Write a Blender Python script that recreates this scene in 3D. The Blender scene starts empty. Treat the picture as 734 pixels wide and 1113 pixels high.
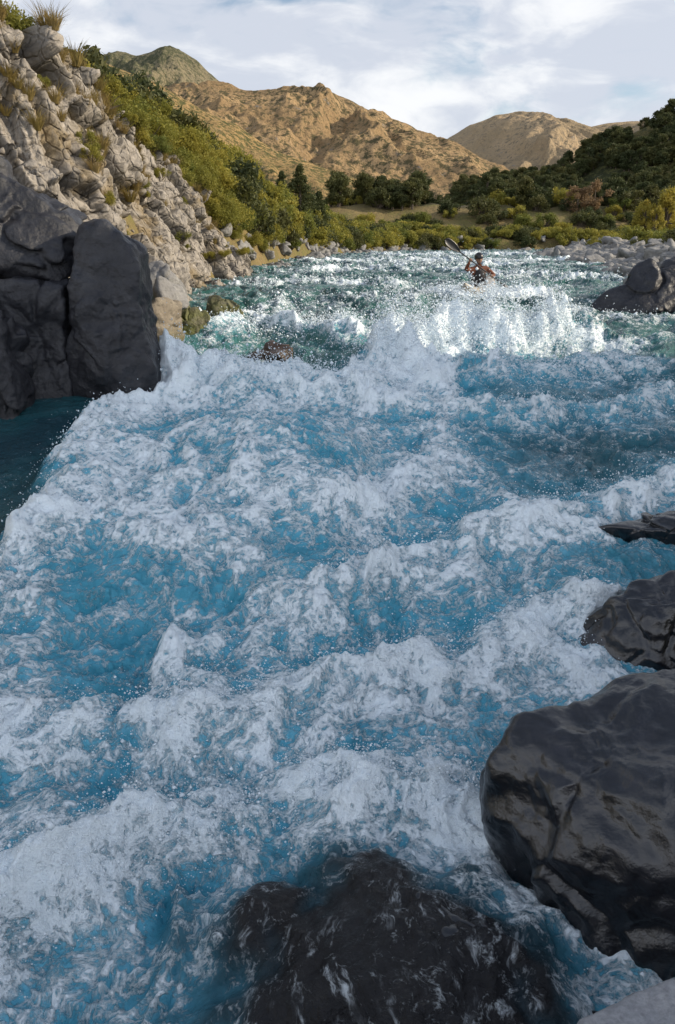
import bpy, bmesh, math, random
import numpy as np
from mathutils import Vector
random.seed(7); rng=np.random.default_rng(7)
C=bpy.context.scene.collection
# ------------------------------------------------------------ noise
_p=np.random.default_rng(3).permutation(256).astype(np.int64); _p=np.concatenate([_p,_p,_p])
_a=np.arange(256)/256*2*np.pi
_g2=np.stack([np.cos(_a*7.13),np.sin(_a*7.13)],1)
_g3=np.random.default_rng(5).normal(size=(256,3)); _g3/=np.linalg.norm(_g3,axis=1)[:,None]
def fade(t): return t*t*t*(t*(t*6-15)+10)
def n2(x,y):
    xi=np.floor(x).astype(np.int64); yi=np.floor(y).astype(np.int64); fx=x-xi; fy=y-yi
    xi&=255; yi&=255; u=fade(fx); v=fade(fy)
    def g(i,j):
        h=_p[_p[(xi+i)&255]+((yi+j)&255)]&255
        return _g2[h,0]*(fx-i)+_g2[h,1]*(fy-j)
    a=g(0,0);b=g(1,0);c=g(0,1);d=g(1,1)
    a+=u*(b-a); c+=u*(d-c)
    return (a+v*(c-a))*1.5
def n3(p):
    i=np.floor(p).astype(np.int64); f=p-i; i&=255; u=fade(f)
    def g(a,b,c):
        h=_p[_p[_p[(i[:,0]+a)&255]+((i[:,1]+b)&255)]+((i[:,2]+c)&255)]&255
        return (_g3[h]*(f-np.array([a,b,c]))).sum(1)
    def L(a,b,t): return a+t*(b-a)
    x0=L(g(0,0,0),g(1,0,0),u[:,0]);x1=L(g(0,1,0),g(1,1,0),u[:,0])
    x2=L(g(0,0,1),g(1,0,1),u[:,0]);x3=L(g(0,1,1),g(1,1,1),u[:,0])
    return L(L(x0,x1,u[:,1]),L(x2,x3,u[:,1]),u[:,2])*1.5
def fbm2(x,y,o=4,seed=0):
    s=0;a=1.;t=0
    for k in range(o):
        s=s+a*n2(x*2**k+seed*17.3+k*5.1,y*2**k+seed*9.7+k*3.3);t+=a;a*=.5
    return s/t
def fbm3(p,o=4,seed=0):
    s=0;a=1.;t=0
    for k in range(o):
        s=s+a*n3(p*2**k+seed*13.7+k*7.7);t+=a;a*=.5
    return s/t
def cells3(p,seed=0):
    n=len(p); base=np.floor(p).astype(np.int64)
    f1=np.full(n,9.);f2=np.full(n,9.);idr=np.zeros((n,3));vec=np.zeros((n,3))
    for a in(-1,0,1):
        for b in(-1,0,1):
            for c in(-1,0,1):
                q=base+np.array([a,b,c])
                h=_p[_p[_p[(q[:,0]+seed)&255]+(q[:,1]&255)]+(q[:,2]&255)]&255
                r=np.stack([_p[h],_p[h+71],_p[h+133]],1)/255.
                ce=q+r; d=p-ce; dd=np.sqrt((d*d).sum(1))
                m=dd<f1
                f2=np.where(m,f1,np.minimum(f2,dd)); f1=np.where(m,dd,f1)
                vec[m]=d[m]; idr[m]=np.stack([_p[h+19],_p[h+201],_p[h+90]],1)[m]/255.
    return idr,f1,f2,vec
def sst(a,b,x):
    t=np.clip((x-a)/(b-a),0,1); return t*t*(3-2*t)
# ------------------------------------------------------------ mesh helpers
def mesh_np(name,V,F,smooth=True,attrs=None,mats=(),midx=None):
    V=np.asarray(V,dtype=np.float32);F=np.asarray(F,dtype=np.int32);k=F.shape[1]
    me=bpy.data.meshes.new(name)
    me.vertices.add(len(V));me.vertices.foreach_set('co',V.ravel())
    me.loops.add(F.size);me.loops.foreach_set('vertex_index',F.ravel())
    me.polygons.add(len(F));me.polygons.foreach_set('loop_start',np.arange(0,F.size,k,dtype=np.int32))
    for m in mats: me.materials.append(m)
    if midx is not None: me.polygons.foreach_set('material_index',np.asarray(midx,dtype=np.int32))
    me.polygons.foreach_set('use_smooth',np.full(len(F),smooth))
    me.update(calc_edges=True)
    if attrs:
        for n,v in attrs.items():
            a=me.attributes.new(n,'FLOAT','POINT');a.data.foreach_set('value',np.asarray(v,dtype=np.float32).ravel())
    return me
def add(name,me,parent=None,loc=None,rot=None,sc=None):
    o=bpy.data.objects.new(name,me);C.objects.link(o)
    if parent: o.parent=parent
    if loc is not None:o.location=loc
    if rot is not None:o.rotation_euler=rot
    if sc is not None:o.scale=sc
    return o
def gridF(nr,nc):
    i=np.arange(nr-1)[:,None]*nc+np.arange(nc-1)[None,:]; i=i.ravel()
    return np.stack([i,i+1,i+nc+1,i+nc],1)
# ------------------------------------------------------------ materials
class NT:
    def __init__(s,name):
        s.m=bpy.data.materials.new(name);s.m.use_nodes=True;s.t=s.m.node_tree;s.t.nodes.clear()
        s.out=s.n('ShaderNodeOutputMaterial');s.b=s.n('ShaderNodeBsdfPrincipled');s.l(s.b.outputs[0],s.out.inputs[0])
        s.pos=s.n('ShaderNodeNewGeometry').outputs['Position']
    def n(s,t,**k):
        x=s.t.nodes.new(t)
        for a,b in k.items(): setattr(x,a,b)
        return x
    def l(s,a,b): s.t.links.new(a,b)
    def set(s,sock,v):
        if isinstance(v,bpy.types.NodeSocket): s.l(v,sock)
        else: sock.default_value=v
    def obj(s): return s.n('ShaderNodeTexCoord').outputs['Object']
    def noise(s,vec,scale,detail=4,rough=.55,dist=0,col=False):
        x=s.n('ShaderNodeTexNoise');s.l(vec,x.inputs['Vector']);x.inputs['Scale'].default_value=scale
        x.inputs['Detail'].default_value=detail;x.inputs['Roughness'].default_value=rough;x.inputs['Distortion'].default_value=dist
        return x.outputs['Color' if col else 'Fac']
    def voro(s,vec,scale,feat='F1',out='Distance'):
        x=s.n('ShaderNodeTexVoronoi',feature=feat);s.l(vec,x.inputs['Vector']);x.inputs['Scale'].default_value=scale
        return x.outputs[out]
    def mapv(s,vec,sc):
        x=s.n('ShaderNodeMapping');s.l(vec,x.inputs[0]);x.inputs['Scale'].default_value=sc;return x.outputs[0]
    def math(s,op,a,b=0.,c=0.):
        x=s.n('ShaderNodeMath',operation=op);s.set(x.inputs[0],a);s.set(x.inputs[1],b);s.set(x.inputs[2],c);return x.outputs[0]
    def mr(s,v,a,b,c=0.,d=1.):
        x=s.n('ShaderNodeMapRange',interpolation_type='SMOOTHSTEP');s.l(v,x.inputs['Value'])
        for i,q in zip((1,2,3,4),(a,b,c,d)): x.inputs[i].default_value=q
        return x.outputs[0]
    def mix(s,f,a,b):
        x=s.n('ShaderNodeMix',data_type='RGBA');s.set(x.inputs[0],f)
        for i,v in((6,a),(7,b)):
            if isinstance(v,tuple): x.inputs[i].default_value=(v+(1,))[:4]
            else: s.l(v,x.inputs[i])
        return x.outputs[2]
    def vadd(s,a,b,sc=1.):
        x=s.n('ShaderNodeVectorMath',operation='MULTIPLY_ADD');s.l(b,x.inputs[0]);x.inputs[1].default_value=(sc,sc,sc);s.l(a,x.inputs[2]);return x.outputs[0]
    def attr(s,n): x=s.n('ShaderNodeAttribute');x.attribute_name=n;return x.outputs['Fac']
    def bump(s,h,dist,strength=1.,nrm=None):
        x=s.n('ShaderNodeBump');s.l(h,x.inputs['Height']);x.inputs['Distance'].default_value=dist;x.inputs['Strength'].default_value=strength
        if nrm: s.l(nrm,x.inputs['Normal'])
        return x.outputs[0]
    def fin(s,col=None,rough=None,nrm=None,**k):
        if col is not None: s.set(s.b.inputs['Base Color'],(col+(1,))[:4] if isinstance(col,tuple) else col)
        if rough is not None: s.set(s.b.inputs['Roughness'],rough)
        if nrm is not None: s.l(nrm,s.b.inputs['Normal'])
        for a,b in k.items(): s.set(s.b.inputs[a.replace('_',' ')],b)
        return s.m
def mat_plain(name,col,rough=.5,var=.25,sc=20,**k):
    t=NT(name);o=t.obj();f=t.noise(o,sc,3)
    c=t.mix(f,tuple(x*(1-var) for x in col),tuple(x*(1+var) for x in col))
    return t.fin(c,rough,t.bump(f,.003,.5),**k)
def mat_rock(name,ca,cb,cc,rough=.8,sc=1.,crack=False,bump=.04,moss=None,r2=None,spec=.5):
    t=NT(name);p=t.pos
    w=t.vadd(p,t.noise(p,1.3*sc,3,col=True),.35/sc)
    a=t.noise(w,1.6*sc,6,.62);b=t.noise(p,9*sc,6,.65);c=t.noise(t.mapv(w,(1,1,3.5)),3.2*sc,5,.6)
    col=t.mix(t.mr(a,.35,.68),ca,cb);col=t.mix(t.mr(c,.5,.72),col,cc)
    col=t.mix(t.mr(b,.3,.75),col,t.mix(.55,col,(0.5*ca[0],.5*ca[1],.5*ca[2])))
    if crack:
        col=t.mix(t.attr('crack'),col,tuple(x*.12 for x in ca))
        col=t.mix(t.mr(t.noise(p,.7,4),.53,.66),col,(.22,.17,.10))
        col=t.mix(t.mr(t.noise(t.mapv(w,(3,3,.9)),1.4,5,.65),.55,.72),col,(.12,.11,.10))
    if moss:
        z=t.n('ShaderNodeSeparateXYZ');t.l(p,z.inputs[0])
        mk=t.math('MULTIPLY',t.mr(z.outputs[2],moss[0],moss[1],1,0),t.mr(t.noise(p,5,4),.35,.55))
        col=t.mix(mk,col,moss[2])
    n=t.bump(t.noise(p,4*sc,8,.6),bump);n=t.bump(b,bump*.35,1,n)
    if crack: n=t.bump(t.mr(t.voro(w,3.5,'DISTANCE_TO_EDGE'),0,.12),.05,.7,n)
    rr=rough if r2 is None else t.mr(a,.3,.7,rough,r2)
    return t.fin(col,rr,n,Specular_IOR_Level=spec)
M_cliff=mat_rock('cliff_rock',(.36,.32,.27),(.26,.235,.205),(.46,.41,.345),.85,1.,True,.06)
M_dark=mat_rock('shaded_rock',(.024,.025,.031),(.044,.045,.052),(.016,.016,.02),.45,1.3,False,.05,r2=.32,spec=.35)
M_wet=mat_rock('wet_rock',(.007,.008,.011),(.019,.019,.024),(.004,.004,.006),.10,2.5,False,.011,r2=.27,spec=.8)
M_pale=mat_rock('pale_rock',(.28,.29,.31),(.36,.36,.37),(.22,.22,.24),.8,6,False,.01)
M_bould=mat_rock('bank_rock',(.20,.195,.19),(.30,.29,.27),(.12,.12,.12),.75,1.2,False,.05)
M_tan=mat_rock('tan_rock',(.20,.165,.12),(.28,.24,.18),(.09,.08,.06),.7,2,False,.04,moss=(1.2,1.75,(.10,.10,.015)))
M_moss=mat_rock('mossy_rock',(.10,.09,.05),(.15,.14,.06),(.05,.05,.04),.6,3,False,.04,moss=(1.2,2.3,(.10,.11,.012)))
M_brown=mat_rock('wet_brown_rock',(.07,.04,.022),(.05,.035,.025),(.025,.02,.016),.25,4,False,.03)
# ------------------------------------------------------------ river surface function
def zb(Y): return np.interp(Y,[0,2,3,5,7,9.5,12,16,20,30,90,200],[-.05,0,.03,.2,.42,.74,1.05,1.5,1.72,1.82,1.9,1.95])
def XL(Y): return np.interp(Y,[-50,2,5,9,11,13,20,28,31,45,60,75,85,92,97,104,115],[-8,-8,-7,-6.2,-5.2,-3.9,-3.9,-3.5,-3.6,-3,-1,3,8,18,45,140,900])
def XR(Y): return np.interp(Y,[-50,0,1.5,2.2,3,4,6,8,12,16,20,30,48,80,100,130],[.3,.3,.8,1.2,1.6,2.1,3.4,4.9,8.2,8.4,8.8,11.6,16.0,22,34,60])
RID=[([(-2.3,3.75),(-1.3,3.9),(-.41,4.15),(.9,4.7),(1.95,5.1)],.16,.26,.78,.45,.2),
     ([(-1.9,2.25),(-1.5,2.6),(-.93,3.05),(-.14,3.35),(.8,3.3),(1.2,3.1)],.18,.24,.85,.45,.2),
     ([(-2.55,11.2),(-3.0,9.6),(-2.95,8),(-2.75,6.6),(-2.5,5.4),(-2.6,4.4)],.2,.38,.55,.5,.45),
     ([(-2.5,11.2),(-1.4,11.0),(-.5,10.7),(.6,10.9),(1.4,11.6)],.32,.45,.8,.8,.3),
     ([(.3,10.4),(1.6,9.9),(3.0,9.9),(4.8,10.3),(6,10.6)],.17,.3,.6,.4,.2),
     ([(4.6,7.9),(3.0,7.2),(1.8,6.6),(.7,6.0),(.1,5.5),(-1.1,4.6)],.15,.28,.68,.38,.2),
     ([(1.3,8.6),(1.0,7.6),(.5,6.9)],.12,.3,.5,.4,.4),
     ([(.7,12.1),(1.4,12.8),(2.3,13.2),(3.2,13.5),(4.3,14.1)],.60,.46,1.25,.9,.28),
     ([(-2.2,14.6),(-1.3,15.1),(-.3,14.8),(.5,14.1)],.20,.35,.85,.3,.25),
     ([(2.6,11.6),(3.6,11.7),(4.8,12.3)],.14,.35,.55,.5,.2),
     ([(2.6,19.0),(3.6,19.15),(4.7,19.3)],.10,.5,1.3,.5,.5),
     ([(-1.5,17.5),(.4,18.2),(2,17.6)],.15,.4,.6,.5,.3),
     ([(5,16),(6.8,15.3),(8,15.8)],.12,.4,.5,.4,.3),
     ([(-2.6,22),(-.5,23),(1.6,22)],.15,.6,.8,.6,.4),
     ([(4.5,25),(7,26),(9,25)],.18,.6,.9,.7,.5),
     ([(-1,30),(2,32),(5,30)],.18,.8,.85,.9,.6),
     ([(-1,42),(3,44),(8,43),(13,46)],.2,1.1,.85,1.6,1.0),
     ([(0,36),(7,37),(12,35)],.15,.9,.6,1.0,.6),
     ([(4,60),(10,62),(18,60)],.2,1.6,.8,2.5,1.5),
     ([(-2.4,6.6),(-1.5,6.2),(-.6,6.4),(.2,7.0)],.10,.25,.5,.35,.25),
     ([(1.2,2.2),(1.15,2.9),(1.4,3.9),(1.8,4.4)],.06,.2,.5,.25,.25)]
BL=[(-.9,7.9,1.6,1.6,.20,.3,.52),(-.5,5.0,1.9,.42,-.14,.15,-.15),(-.9,3.45,1.3,.25,-.13,.2,-.08),
    (.5,7.3,.6,.9,-.10,.1,-.16),(2.9,8.6,1.8,.8,-.16,-.35,-.10),(2.6,5.6,.8,.5,-.08,-.1,0),(.6,4.1,.8,.35,-.08,-.1,-.05),
    (-.6,12.6,1.6,.9,-.14,-.25,-.16),(4.6,12.9,1.6,.7,-.2,-.3,-.05),(2.0,11.7,1.4,.7,.0,.6,.14),(1.8,2.6,.8,.5,.1,0,0),
    (-1.8,2.5,.7,.6,.15,.1,0),(-.9,9.6,1.5,.5,-.05,.1,-.16),(-2.0,5.6,.7,.6,-.12,-.1,-.05)]
def mound(X,Y): # shallow water pouring over the drowned boulder
    wx=.22*n2(X*3+4,Y*3)+.08*n2(X*9+4,Y*9);wy=.22*n2(X*3,Y*3+7)+.08*n2(X*9,Y*9+2)
    return np.exp(-(np.abs((X+wx-.18)/.78)**3)-(np.abs((Y+wy-2.2)/.60)**3))
def water(X,Y,fine=True):
    wx=fbm2(X*.8,Y*.8,3,1);wy=fbm2(X*.8,Y*.8,3,2)
    s=np.clip(Y/12,.55,3)
    x=X+wx*.7*s;y=Y+wy*.7*s
    z=zb(Y)
    foam=np.interp(Y,[0,9,12,16,30,90],[.22,.24,.16,.04,.02,.06]);aer=np.interp(Y,[0,4,9,12,15,90],[.75,.85,.8,.45,.05,.0])
    for(cx,cy,rx,ry,df,da,dz)in BL:
        g=np.exp(-((x-cx)/rx)**2-((y-cy)/ry)**2)
        foam=foam+df*g;aer=aer+da*g;z=z+dz*g
    rgt=sst(.8,2.8,x)*sst(5,6.5,y)*(1-sst(11.5,13,y));foam=foam-.08*rgt;aer=aer-.3*rgt
    crest=np.zeros_like(z)
    for(pts,h,w,f,wd,wu)in RID:
        ys=[q[1] for q in pts];xs=[q[0] for q in pts]
        m=(y>min(ys)-4*max(w,wd,wu))&(y<max(ys)+4*max(w,wd,wu))
        if not m.any(): continue
        xx=x[m];yy=y[m];best=np.full(xx.shape,1e9);side=np.zeros_like(xx)
        for(a,b)in zip(pts[:-1],pts[1:]):
            dx,dy=b[0]-a[0],b[1]-a[1];L=dx*dx+dy*dy
            t=np.clip(((xx-a[0])*dx+(yy-a[1])*dy)/L,0,1)
            ex=xx-a[0]-t*dx;ey=yy-a[1]-t*dy;d=ex*ex+ey*ey
            k=d<best;best[k]=d[k];side[k]=ey[k]
        d=np.sqrt(best)
        mod=.80+.6*n2(X[m]*1.3+h*50,Y[m]*1.3)+.45*n2(X[m]*4+h*50,Y[m]*4)
        z[m]+=h*np.exp(-(d/w)**2)*mod-h*.35*np.exp(-((d-1.6*w)/w)**2)*(side<0)
        fw=np.where(side<0,wd,wu)
        foam[m]+=f*.50*np.exp(-(d/fw)**2)*np.clip(.30+.8*mod,.1,1.6);aer[m]+=.35*np.exp(-(d/(fw*1.4))**2)*(Y[m]<15)
        crest[m]=np.maximum(crest[m],h*5*np.exp(-(d/(w*.7))**2))
    ed=(1-sst(-3.35,-2.95,x-.1*(8-y)))*sst(3.5,5,y)*(1-sst(11.8,12.5,y))
    foam=foam*(1-ed)+.02*ed;aer=aer*(1-.95*ed)
    q=1-ed*.6
    r1=1-2*np.abs(n2(x*1.1+3,y*1.0)) ; r2=1-2*np.abs(n2(x*2.6,y*2.3+9)); r3=1-2*np.abs(n2(x*6.3+5,y*5.6+2*wx));r4=1-2*np.abs(n2(x*14+5,y*13+3*wy))
    big=.10*fbm2(x*.6,y*.6,2,4)*2
    amp=np.interp(Y,[0,3,8,14,25,60,120],[.6,.8,1,1.1,1.2,1.6,2.0])
    z=z+q*amp*(big+.065*r1+.045*r2)+q*.026*r3*np.where(Y<30,1,0)+q*.010*r4*np.where(Y<16,1,0)
    foam=foam+q*(.12*r1+.13*r2+.10*r3+.06*r4)+.30*fbm2(x*1.1,y*.8,4,6)
    mo=mound(X,Y)
    foam=foam*(1-.7*mo);aer=aer*(1-mo)
    z=z*(1-mo)+(z*.25+.29)*mo
    if fine:
        fm=np.clip(foam,0,1)
        k=np.interp(Y,[0,10,25,40],[1,1,1.0,0])
        b1=np.abs(fbm2(x*9,y*9,2,8));b2=np.abs(n2(x*27+4*wx,y*27));b3=np.abs(n2(x*60,y*60+4*wy))
        z=z+k*((.010+.030*fm**1.5)*(b1*1.2)+(.003+.012*fm**1.5)*b2+(.0005+.005*fm)*b3)
        z=z+k*.06*fm*fm*np.maximum(0,n2(x*14+9,y*12))*np.clip(crest,0,1)
        foam=foam+.10*(b1*2-.5)
    return z,np.clip(foam,0,1.3),np.clip(aer,0,1)
nr,nc=1350,950
ys=np.exp(np.linspace(math.log(1.1),math.log(131),nr))-1.0
ss=np.linspace(-1,1,nc)
Yg=np.repeat(ys[:,None],nc,1);Xg=ss[None,:]*(2.0+.62*Yg)
Xf,Yf=Xg.ravel(),Yg.ravel()
Z,fo,ae=water(Xf,Yf)
t=NT('river_water')
P=t.pos;foam=t.attr('foam');aer=t.attr('aer');shal=t.attr('shallow')
w1=t.vadd(P,t.noise(P,2.2,3,col=True),.32);w2=t.vadd(w1,t.noise(P,9,3,col=True),.05)
na=t.noise(w2,5.5,8,.68);nb=t.noise(w2,28,5,.7);nc_=t.noise(P,95,3,.6)
def fila(sc_,k):
    return t.math('MAXIMUM',t.math('SUBTRACT',1.,t.math('MULTIPLY',t.math('ABSOLUTE',t.math('SUBTRACT',t.noise(w2,sc_,5,.65),.5)),k)),0.)
fil=fila(3.6,11.);fil2=fila(10,10.);fil3=fila(24,8.)
body=t.math('ADD',t.math('MULTIPLY',na,.8),t.math('MULTIPLY',fil,.12));body=t.math('ADD',body,t.math('MULTIPLY',foam,.95))
lace=t.math('ADD',t.math('MULTIPLY',na,.55),t.math('MULTIPLY',nb,.45))
lace=t.math('ADD',lace,t.math('MULTIPLY',fil,.24));lace=t.math('ADD',lace,t.math('MULTIPLY',fil2,.20));lace=t.math('ADD',lace,t.math('MULTIPLY',fil3,.14))
lace=t.math('ADD',lace,t.math('MULTIPLY',nc_,.12));lace=t.math('ADD',lace,t.math('MULTIPLY',foam,.85))
mk=t.mr(lace,1.12,1.50);mk2=t.mr(body,.50,1.05);mk3=t.mr(body,.80,1.35)
sy=t.n('ShaderNodeSeparateXYZ');t.l(P,sy.inputs[0])
vv=t.mr(t.noise(P,.9,2),.4,.6)
deep=t.mix(vv,(.010,.032,.044),(.014,.058,.070))
deep=t.mix(t.mr(sy.outputs[1],10.5,13.),deep,t.mix(vv,(.018,.058,.050),(.03,.10,.078)))
tq=t.mix(na,(.016,.17,.27),(.07,.40,.53))
tq=t.mix(t.mr(sy.outputs[1],11.5,13.5),tq,(.07,.28,.27))
col=t.mix(aer,deep,tq)
col=t.mix(t.math('MULTIPLY',mk2,t.mr(aer,0.,.8,.1,.62)),col,(.17,.54,.74))
col=t.mix(t.math('MULTIPLY',mk3,t.mr(aer,0.,.8,.3,.78)),col,(.42,.74,.89))
col=t.mix(shal,col,(.012,.012,.014))
sv_=t.mapv(w2,(16,5,9));stk=t.mr(t.noise(sv_,1.,7,.7),.54,.70)
stk=t.math('MULTIPLY',stk,t.mr(t.noise(P,3,3),.38,.58))
mkk=t.math('MAXIMUM',t.math('MULTIPLY',mk,.95),t.math('MULTIPLY',t.math('MULTIPLY',stk,shal),.6))
col=t.mix(mkk,col,(.88,.95,.99))
rg=t.math('ADD',.04,t.math('MULTIPLY',mkk,.40))
n=t.bump(t.noise(w1,5,4,.55),.05,.6);n=t.bump(t.noise(w2,16,6,.6),.03,.9,n);n=t.bump(nb,.012,.9,n);n=t.bump(nc_,.004,.8,n);n=t.bump(mk,.02,.7,n)
M_water=t.fin(col,rg,n,IOR=1.33)
add('river_water',mesh_np('river_water',np.stack([Xf,Yf,Z],1),gridF(nr,nc),True,{'foam':fo,'aer':ae,'shallow':np.clip(mound(Xf,Yf)*1.3,0,1)},[M_water]))
# ------------------------------------------------------------ spray
def octas(P,R,mat,name):
    n=len(P);o=np.array([[1,0,0],[-1,0,0],[0,1,0],[0,-1,0],[0,0,1],[0,0,-1]],float)
    st=rng.uniform(.6,1.5,(n,1,3))
    V=P[:,None,:]+o[None]*R[:,None,None]*st
    f=np.array([[0,2,4],[2,1,4],[1,3,4],[3,0,4],[2,0,5],[1,2,5],[3,1,5],[0,3,5]])
    F=(np.arange(n)[:,None,None]*6+f[None]).reshape(-1,3)
    add(name,mesh_np(name,V.reshape(-1,3),F,True,None,[mat]))
tt=NT('water_droplets');M_drop=tt.fin((.80,.88,.94),.25,None,IOR=1.33)
PX=[];PY=[];H=[];RR=[]
dens=[7000,13000,1800,5000,1800,3600,900,26000,3200,1800,7000,900,700,900,900,500,400,300,200,1100,150]
for(r,dn)in zip(RID,dens):
    pts=np.array(r[0]);k=rng.integers(0,len(pts)-1,dn);u=rng.random(dn)[:,None]
    p=pts[k]*(1-u)+pts[k+1]*u
    cl=np.clip(n2(p[:,0]*3.1,p[:,1]*3.1)+.5,0.02,1)
    sp=.10+.012*p[:,1]
    p=p+rng.normal(size=(dn,2))*sp[:,None]*1.2;p[:,1]-=.04
    PX.append(p[:,0]);PY.append(p[:,1]);H.append(np.abs(rng.normal(size=dn))*cl*(.05+max(r[1],.2)*.5));RR.append(rng.lognormal(0,.5,dn)*(.0013+.00040*p[:,1]))
PX=np.concatenate(PX);PY=np.concatenate(PY);H=np.concatenate(H);RR=np.concatenate(RR)
zz,_,_=water(PX,PY,False)
octas(np.stack([PX,PY,zz+H+.01],1),RR,M_drop,'water_spray')
# ------------------------------------------------------------ rocks
def ico(sub):
    bm=bmesh.new();bmesh.ops.create_icosphere(bm,subdivisions=sub,radius=1)
    V=np.array([v.co[:] for v in bm.verts]);F=np.array([[v.index for v in f.verts] for f in bm.faces]);bm.free();return V,F
ICO={s:ico(s) for s in(3,4,5,6,7)}
def hull_planes(pts):
    bm=bmesh.new();vs=[bm.verts.new(p) for p in pts];bmesh.ops.convex_hull(bm,input=vs)
    bm.normal_update();c=np.mean(np.array(pts),0);N=[];D=[]
    for f in bm.faces:
        n=np.array(f.normal[:]);d=np.dot(n,np.array(f.verts[0].co[:])-c)
        if d<0:n=-n;d=-d
        if d>1e-4:N.append(n);D.append(d)
    bm.free();return c,np.array(N),np.array(D)
def rock_mesh(name,pts,mat,sub=6,p=16,amp=.06,freq=1.5,seed=0,fine=.012,ffreq=7,facet=0.,fs=2.):
    c,N,D=hull_planes(pts);V,F=ICO[sub]
    q=np.maximum(V@N.T/D[None],1e-6);r=(q**p).sum(1)**(-1/p)
    W=V*r[:,None]+c
    dsp=amp*fbm3(W*freq,4,seed)+fine*fbm3(W*ffreq,4,seed+3)-fine*2.6*np.abs(fbm3(W*ffreq*.35,3,seed+9))
    if facet>0:
        idr,f1,f2,vec=cells3(W*fs+seed*3.3+.3*np.stack([fbm3(W*2,2,k) for k in(1,2,3)],1),seed)
        dsp=dsp+facet*((idr[:,0]-.5)+((idr-.5)*vec).sum(1)*1.6)*sst(0,.12,f2-f1)-facet*.25*np.exp(-((f2-f1)/.06)**2)
    W=W+V*dsp[:,None]
    return mesh_np(name,W,F,True,None,[mat])
def rock(name,pts,mat,**k): return add(name,rock_mesh(name,pts,mat,**k))
def ell(c,r,n=14,seed=0,flat=1.):
    g=np.random.default_rng(seed);d=g.normal(size=(n,3));d/=np.linalg.norm(d,axis=1)[:,None]
    return [tuple(np.array(c)+np.array(r)*x*1.12) for x in d]
rock('boulder',[(-3.95,10.6,.7),(-2.55,10.6,.7),(-2.55,11.4,.7),(-3.9,12,.7),(-3.75,10.45,2.3),(-3.6,10.8,3.2),(-3.1,10.7,3.3),(-2.7,10.7,2.8),(-2.62,10.5,2.0),(-2.8,11.5,2.9),(-3.7,12,3.2),(-3.2,10.2,1.2)],M_dark,amp=.20,freq=1.1,seed=1,fine=.035,facet=.09,fs=1.3,p=22)
rock('boulder',[(-5.9,11,2.2),(-3.7,11.0,2.4),(-3.4,11.6,3.0),(-4.0,11.3,3.5),(-5.0,11.2,4.1),(-6,11.6,4.2),(-5.9,12.8,4.1),(-4,12.6,3.4),(-4.4,10.7,2.6),(-5.2,10.8,3.4)],M_dark,amp=.14,freq=1.3,seed=2,fine=.03,facet=.18,fs=1.2,p=24)
rock('boulder',[(-4.75,10.2,.6),(-3.75,10.4,.6),(-3.7,11.2,.6),(-4.9,11.6,.6),(-3.8,10.6,2.4),(-4.6,10.4,2.55),(-4.9,11.5,2.6),(-3.8,11.4,2.4)],M_dark,amp=.14,freq=1.6,seed=3,fine=.03,facet=.16,fs=1.5,p=24)
rock('boulder',[(-5.4,9.4,.5),(-4.25,9.6,.5),(-4.15,10.3,.6),(-5.3,10.8,.6),(-4.35,9.9,2.1),(-4.9,9.7,2.6),(-5.4,10.5,2.5),(-4.3,10.3,1.8)],M_dark,amp=.12,freq=1.6,seed=4,fine=.03,facet=.14,fs=1.6,p=24)
rock('boulder',ell((-2.85,13.3,2.2),(.34,.4,.40),14,5),M_bould,sub=5,amp=.08,freq=3,seed=5)
rock('boulder',ell((-2.9,12.6,1.6),(.5,.6,.55),14,6),M_tan,sub=5,amp=.14,freq=2.2,seed=6,facet=.10,fs=3)
rock('boulder',ell((-2.65,11.9,1.10),(.45,.5,.30),14,8),M_tan,sub=5,amp=.14,freq=2.5,seed=7,facet=.10,fs=3)
rock('boulder',ell((-3.3,14.2,2.1),(.5,.5,.6),14,18),M_bould,sub=5,amp=.14,freq=2.5,seed=17,facet=.10,fs=3)
rock('mossy_boulder',ell((-2.2,15.2,1.60),(.75,.5,.33),14,9),M_moss,sub=6,amp=.16,freq=2.2,seed=8,facet=.10,fs=3.5)
rock('mossy_boulder',ell((-2.75,14.4,1.50),(.5,.4,.32),14,29),M_moss,sub=6,amp=.16,freq=2.2,seed=28,facet=.10,fs=3.5)
rock('boulder',ell((-1.15,12.95,1.18),(.40,.32,.24),14,12),M_brown,sub=5,amp=.09,freq=3,seed=9,facet=.05,fs=4)
# right foreground
rock('boulder',[(.62,2.95,.62),(.72,3.0,.25),(.80,2.75,.0),(1.15,2.25,-.2),(2.3,2.2,-.2),(2.4,3.6,-.2),(1.0,3.5,-.1),(.98,3.22,.66),(.78,3.05,.76),(1.35,3.25,.92),(2.3,3.3,1.08),(2.4,2.6,1.0),(1.2,2.55,.85),(.95,2.6,.62),(1.5,2.25,.55),(.95,3.10,.84)],M_wet,sub=7,p=30,amp=.17,freq=1.5,seed=11,fine=.03,ffreq=4.5,facet=.05,fs=1.4)
rock('boulder',[(1.72,4.7,.1),(1.9,4.4,0),(2.9,4.3,0),(3.2,5.3,.2),(2.0,5.3,.2),(1.9,4.8,.5),(2.2,4.9,.68),(2.9,5.0,.82),(2.9,4.6,.7),(2.2,4.6,.55)],M_wet,sub=6,p=18,amp=.13,freq=2.3,seed=12,fine=.028,facet=.07,fs=2.2)
rock('boulder',ell((2.35,4.15,.18),(.38,.25,.2),14,13),M_wet,sub=6,amp=.12,freq=3,seed=13)
rock('boulder',ell((3.0,6.4,.42),(.66,.34,.20),14,14),M_wet,sub=6,amp=.12,freq=2.5,seed=14,facet=.05,fs=3)
rock('boulder',ell((2.6,3.9,.3),(.35,.3,.3),14,19),M_wet,sub=6,amp=.12,freq=3,seed=19)
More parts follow.
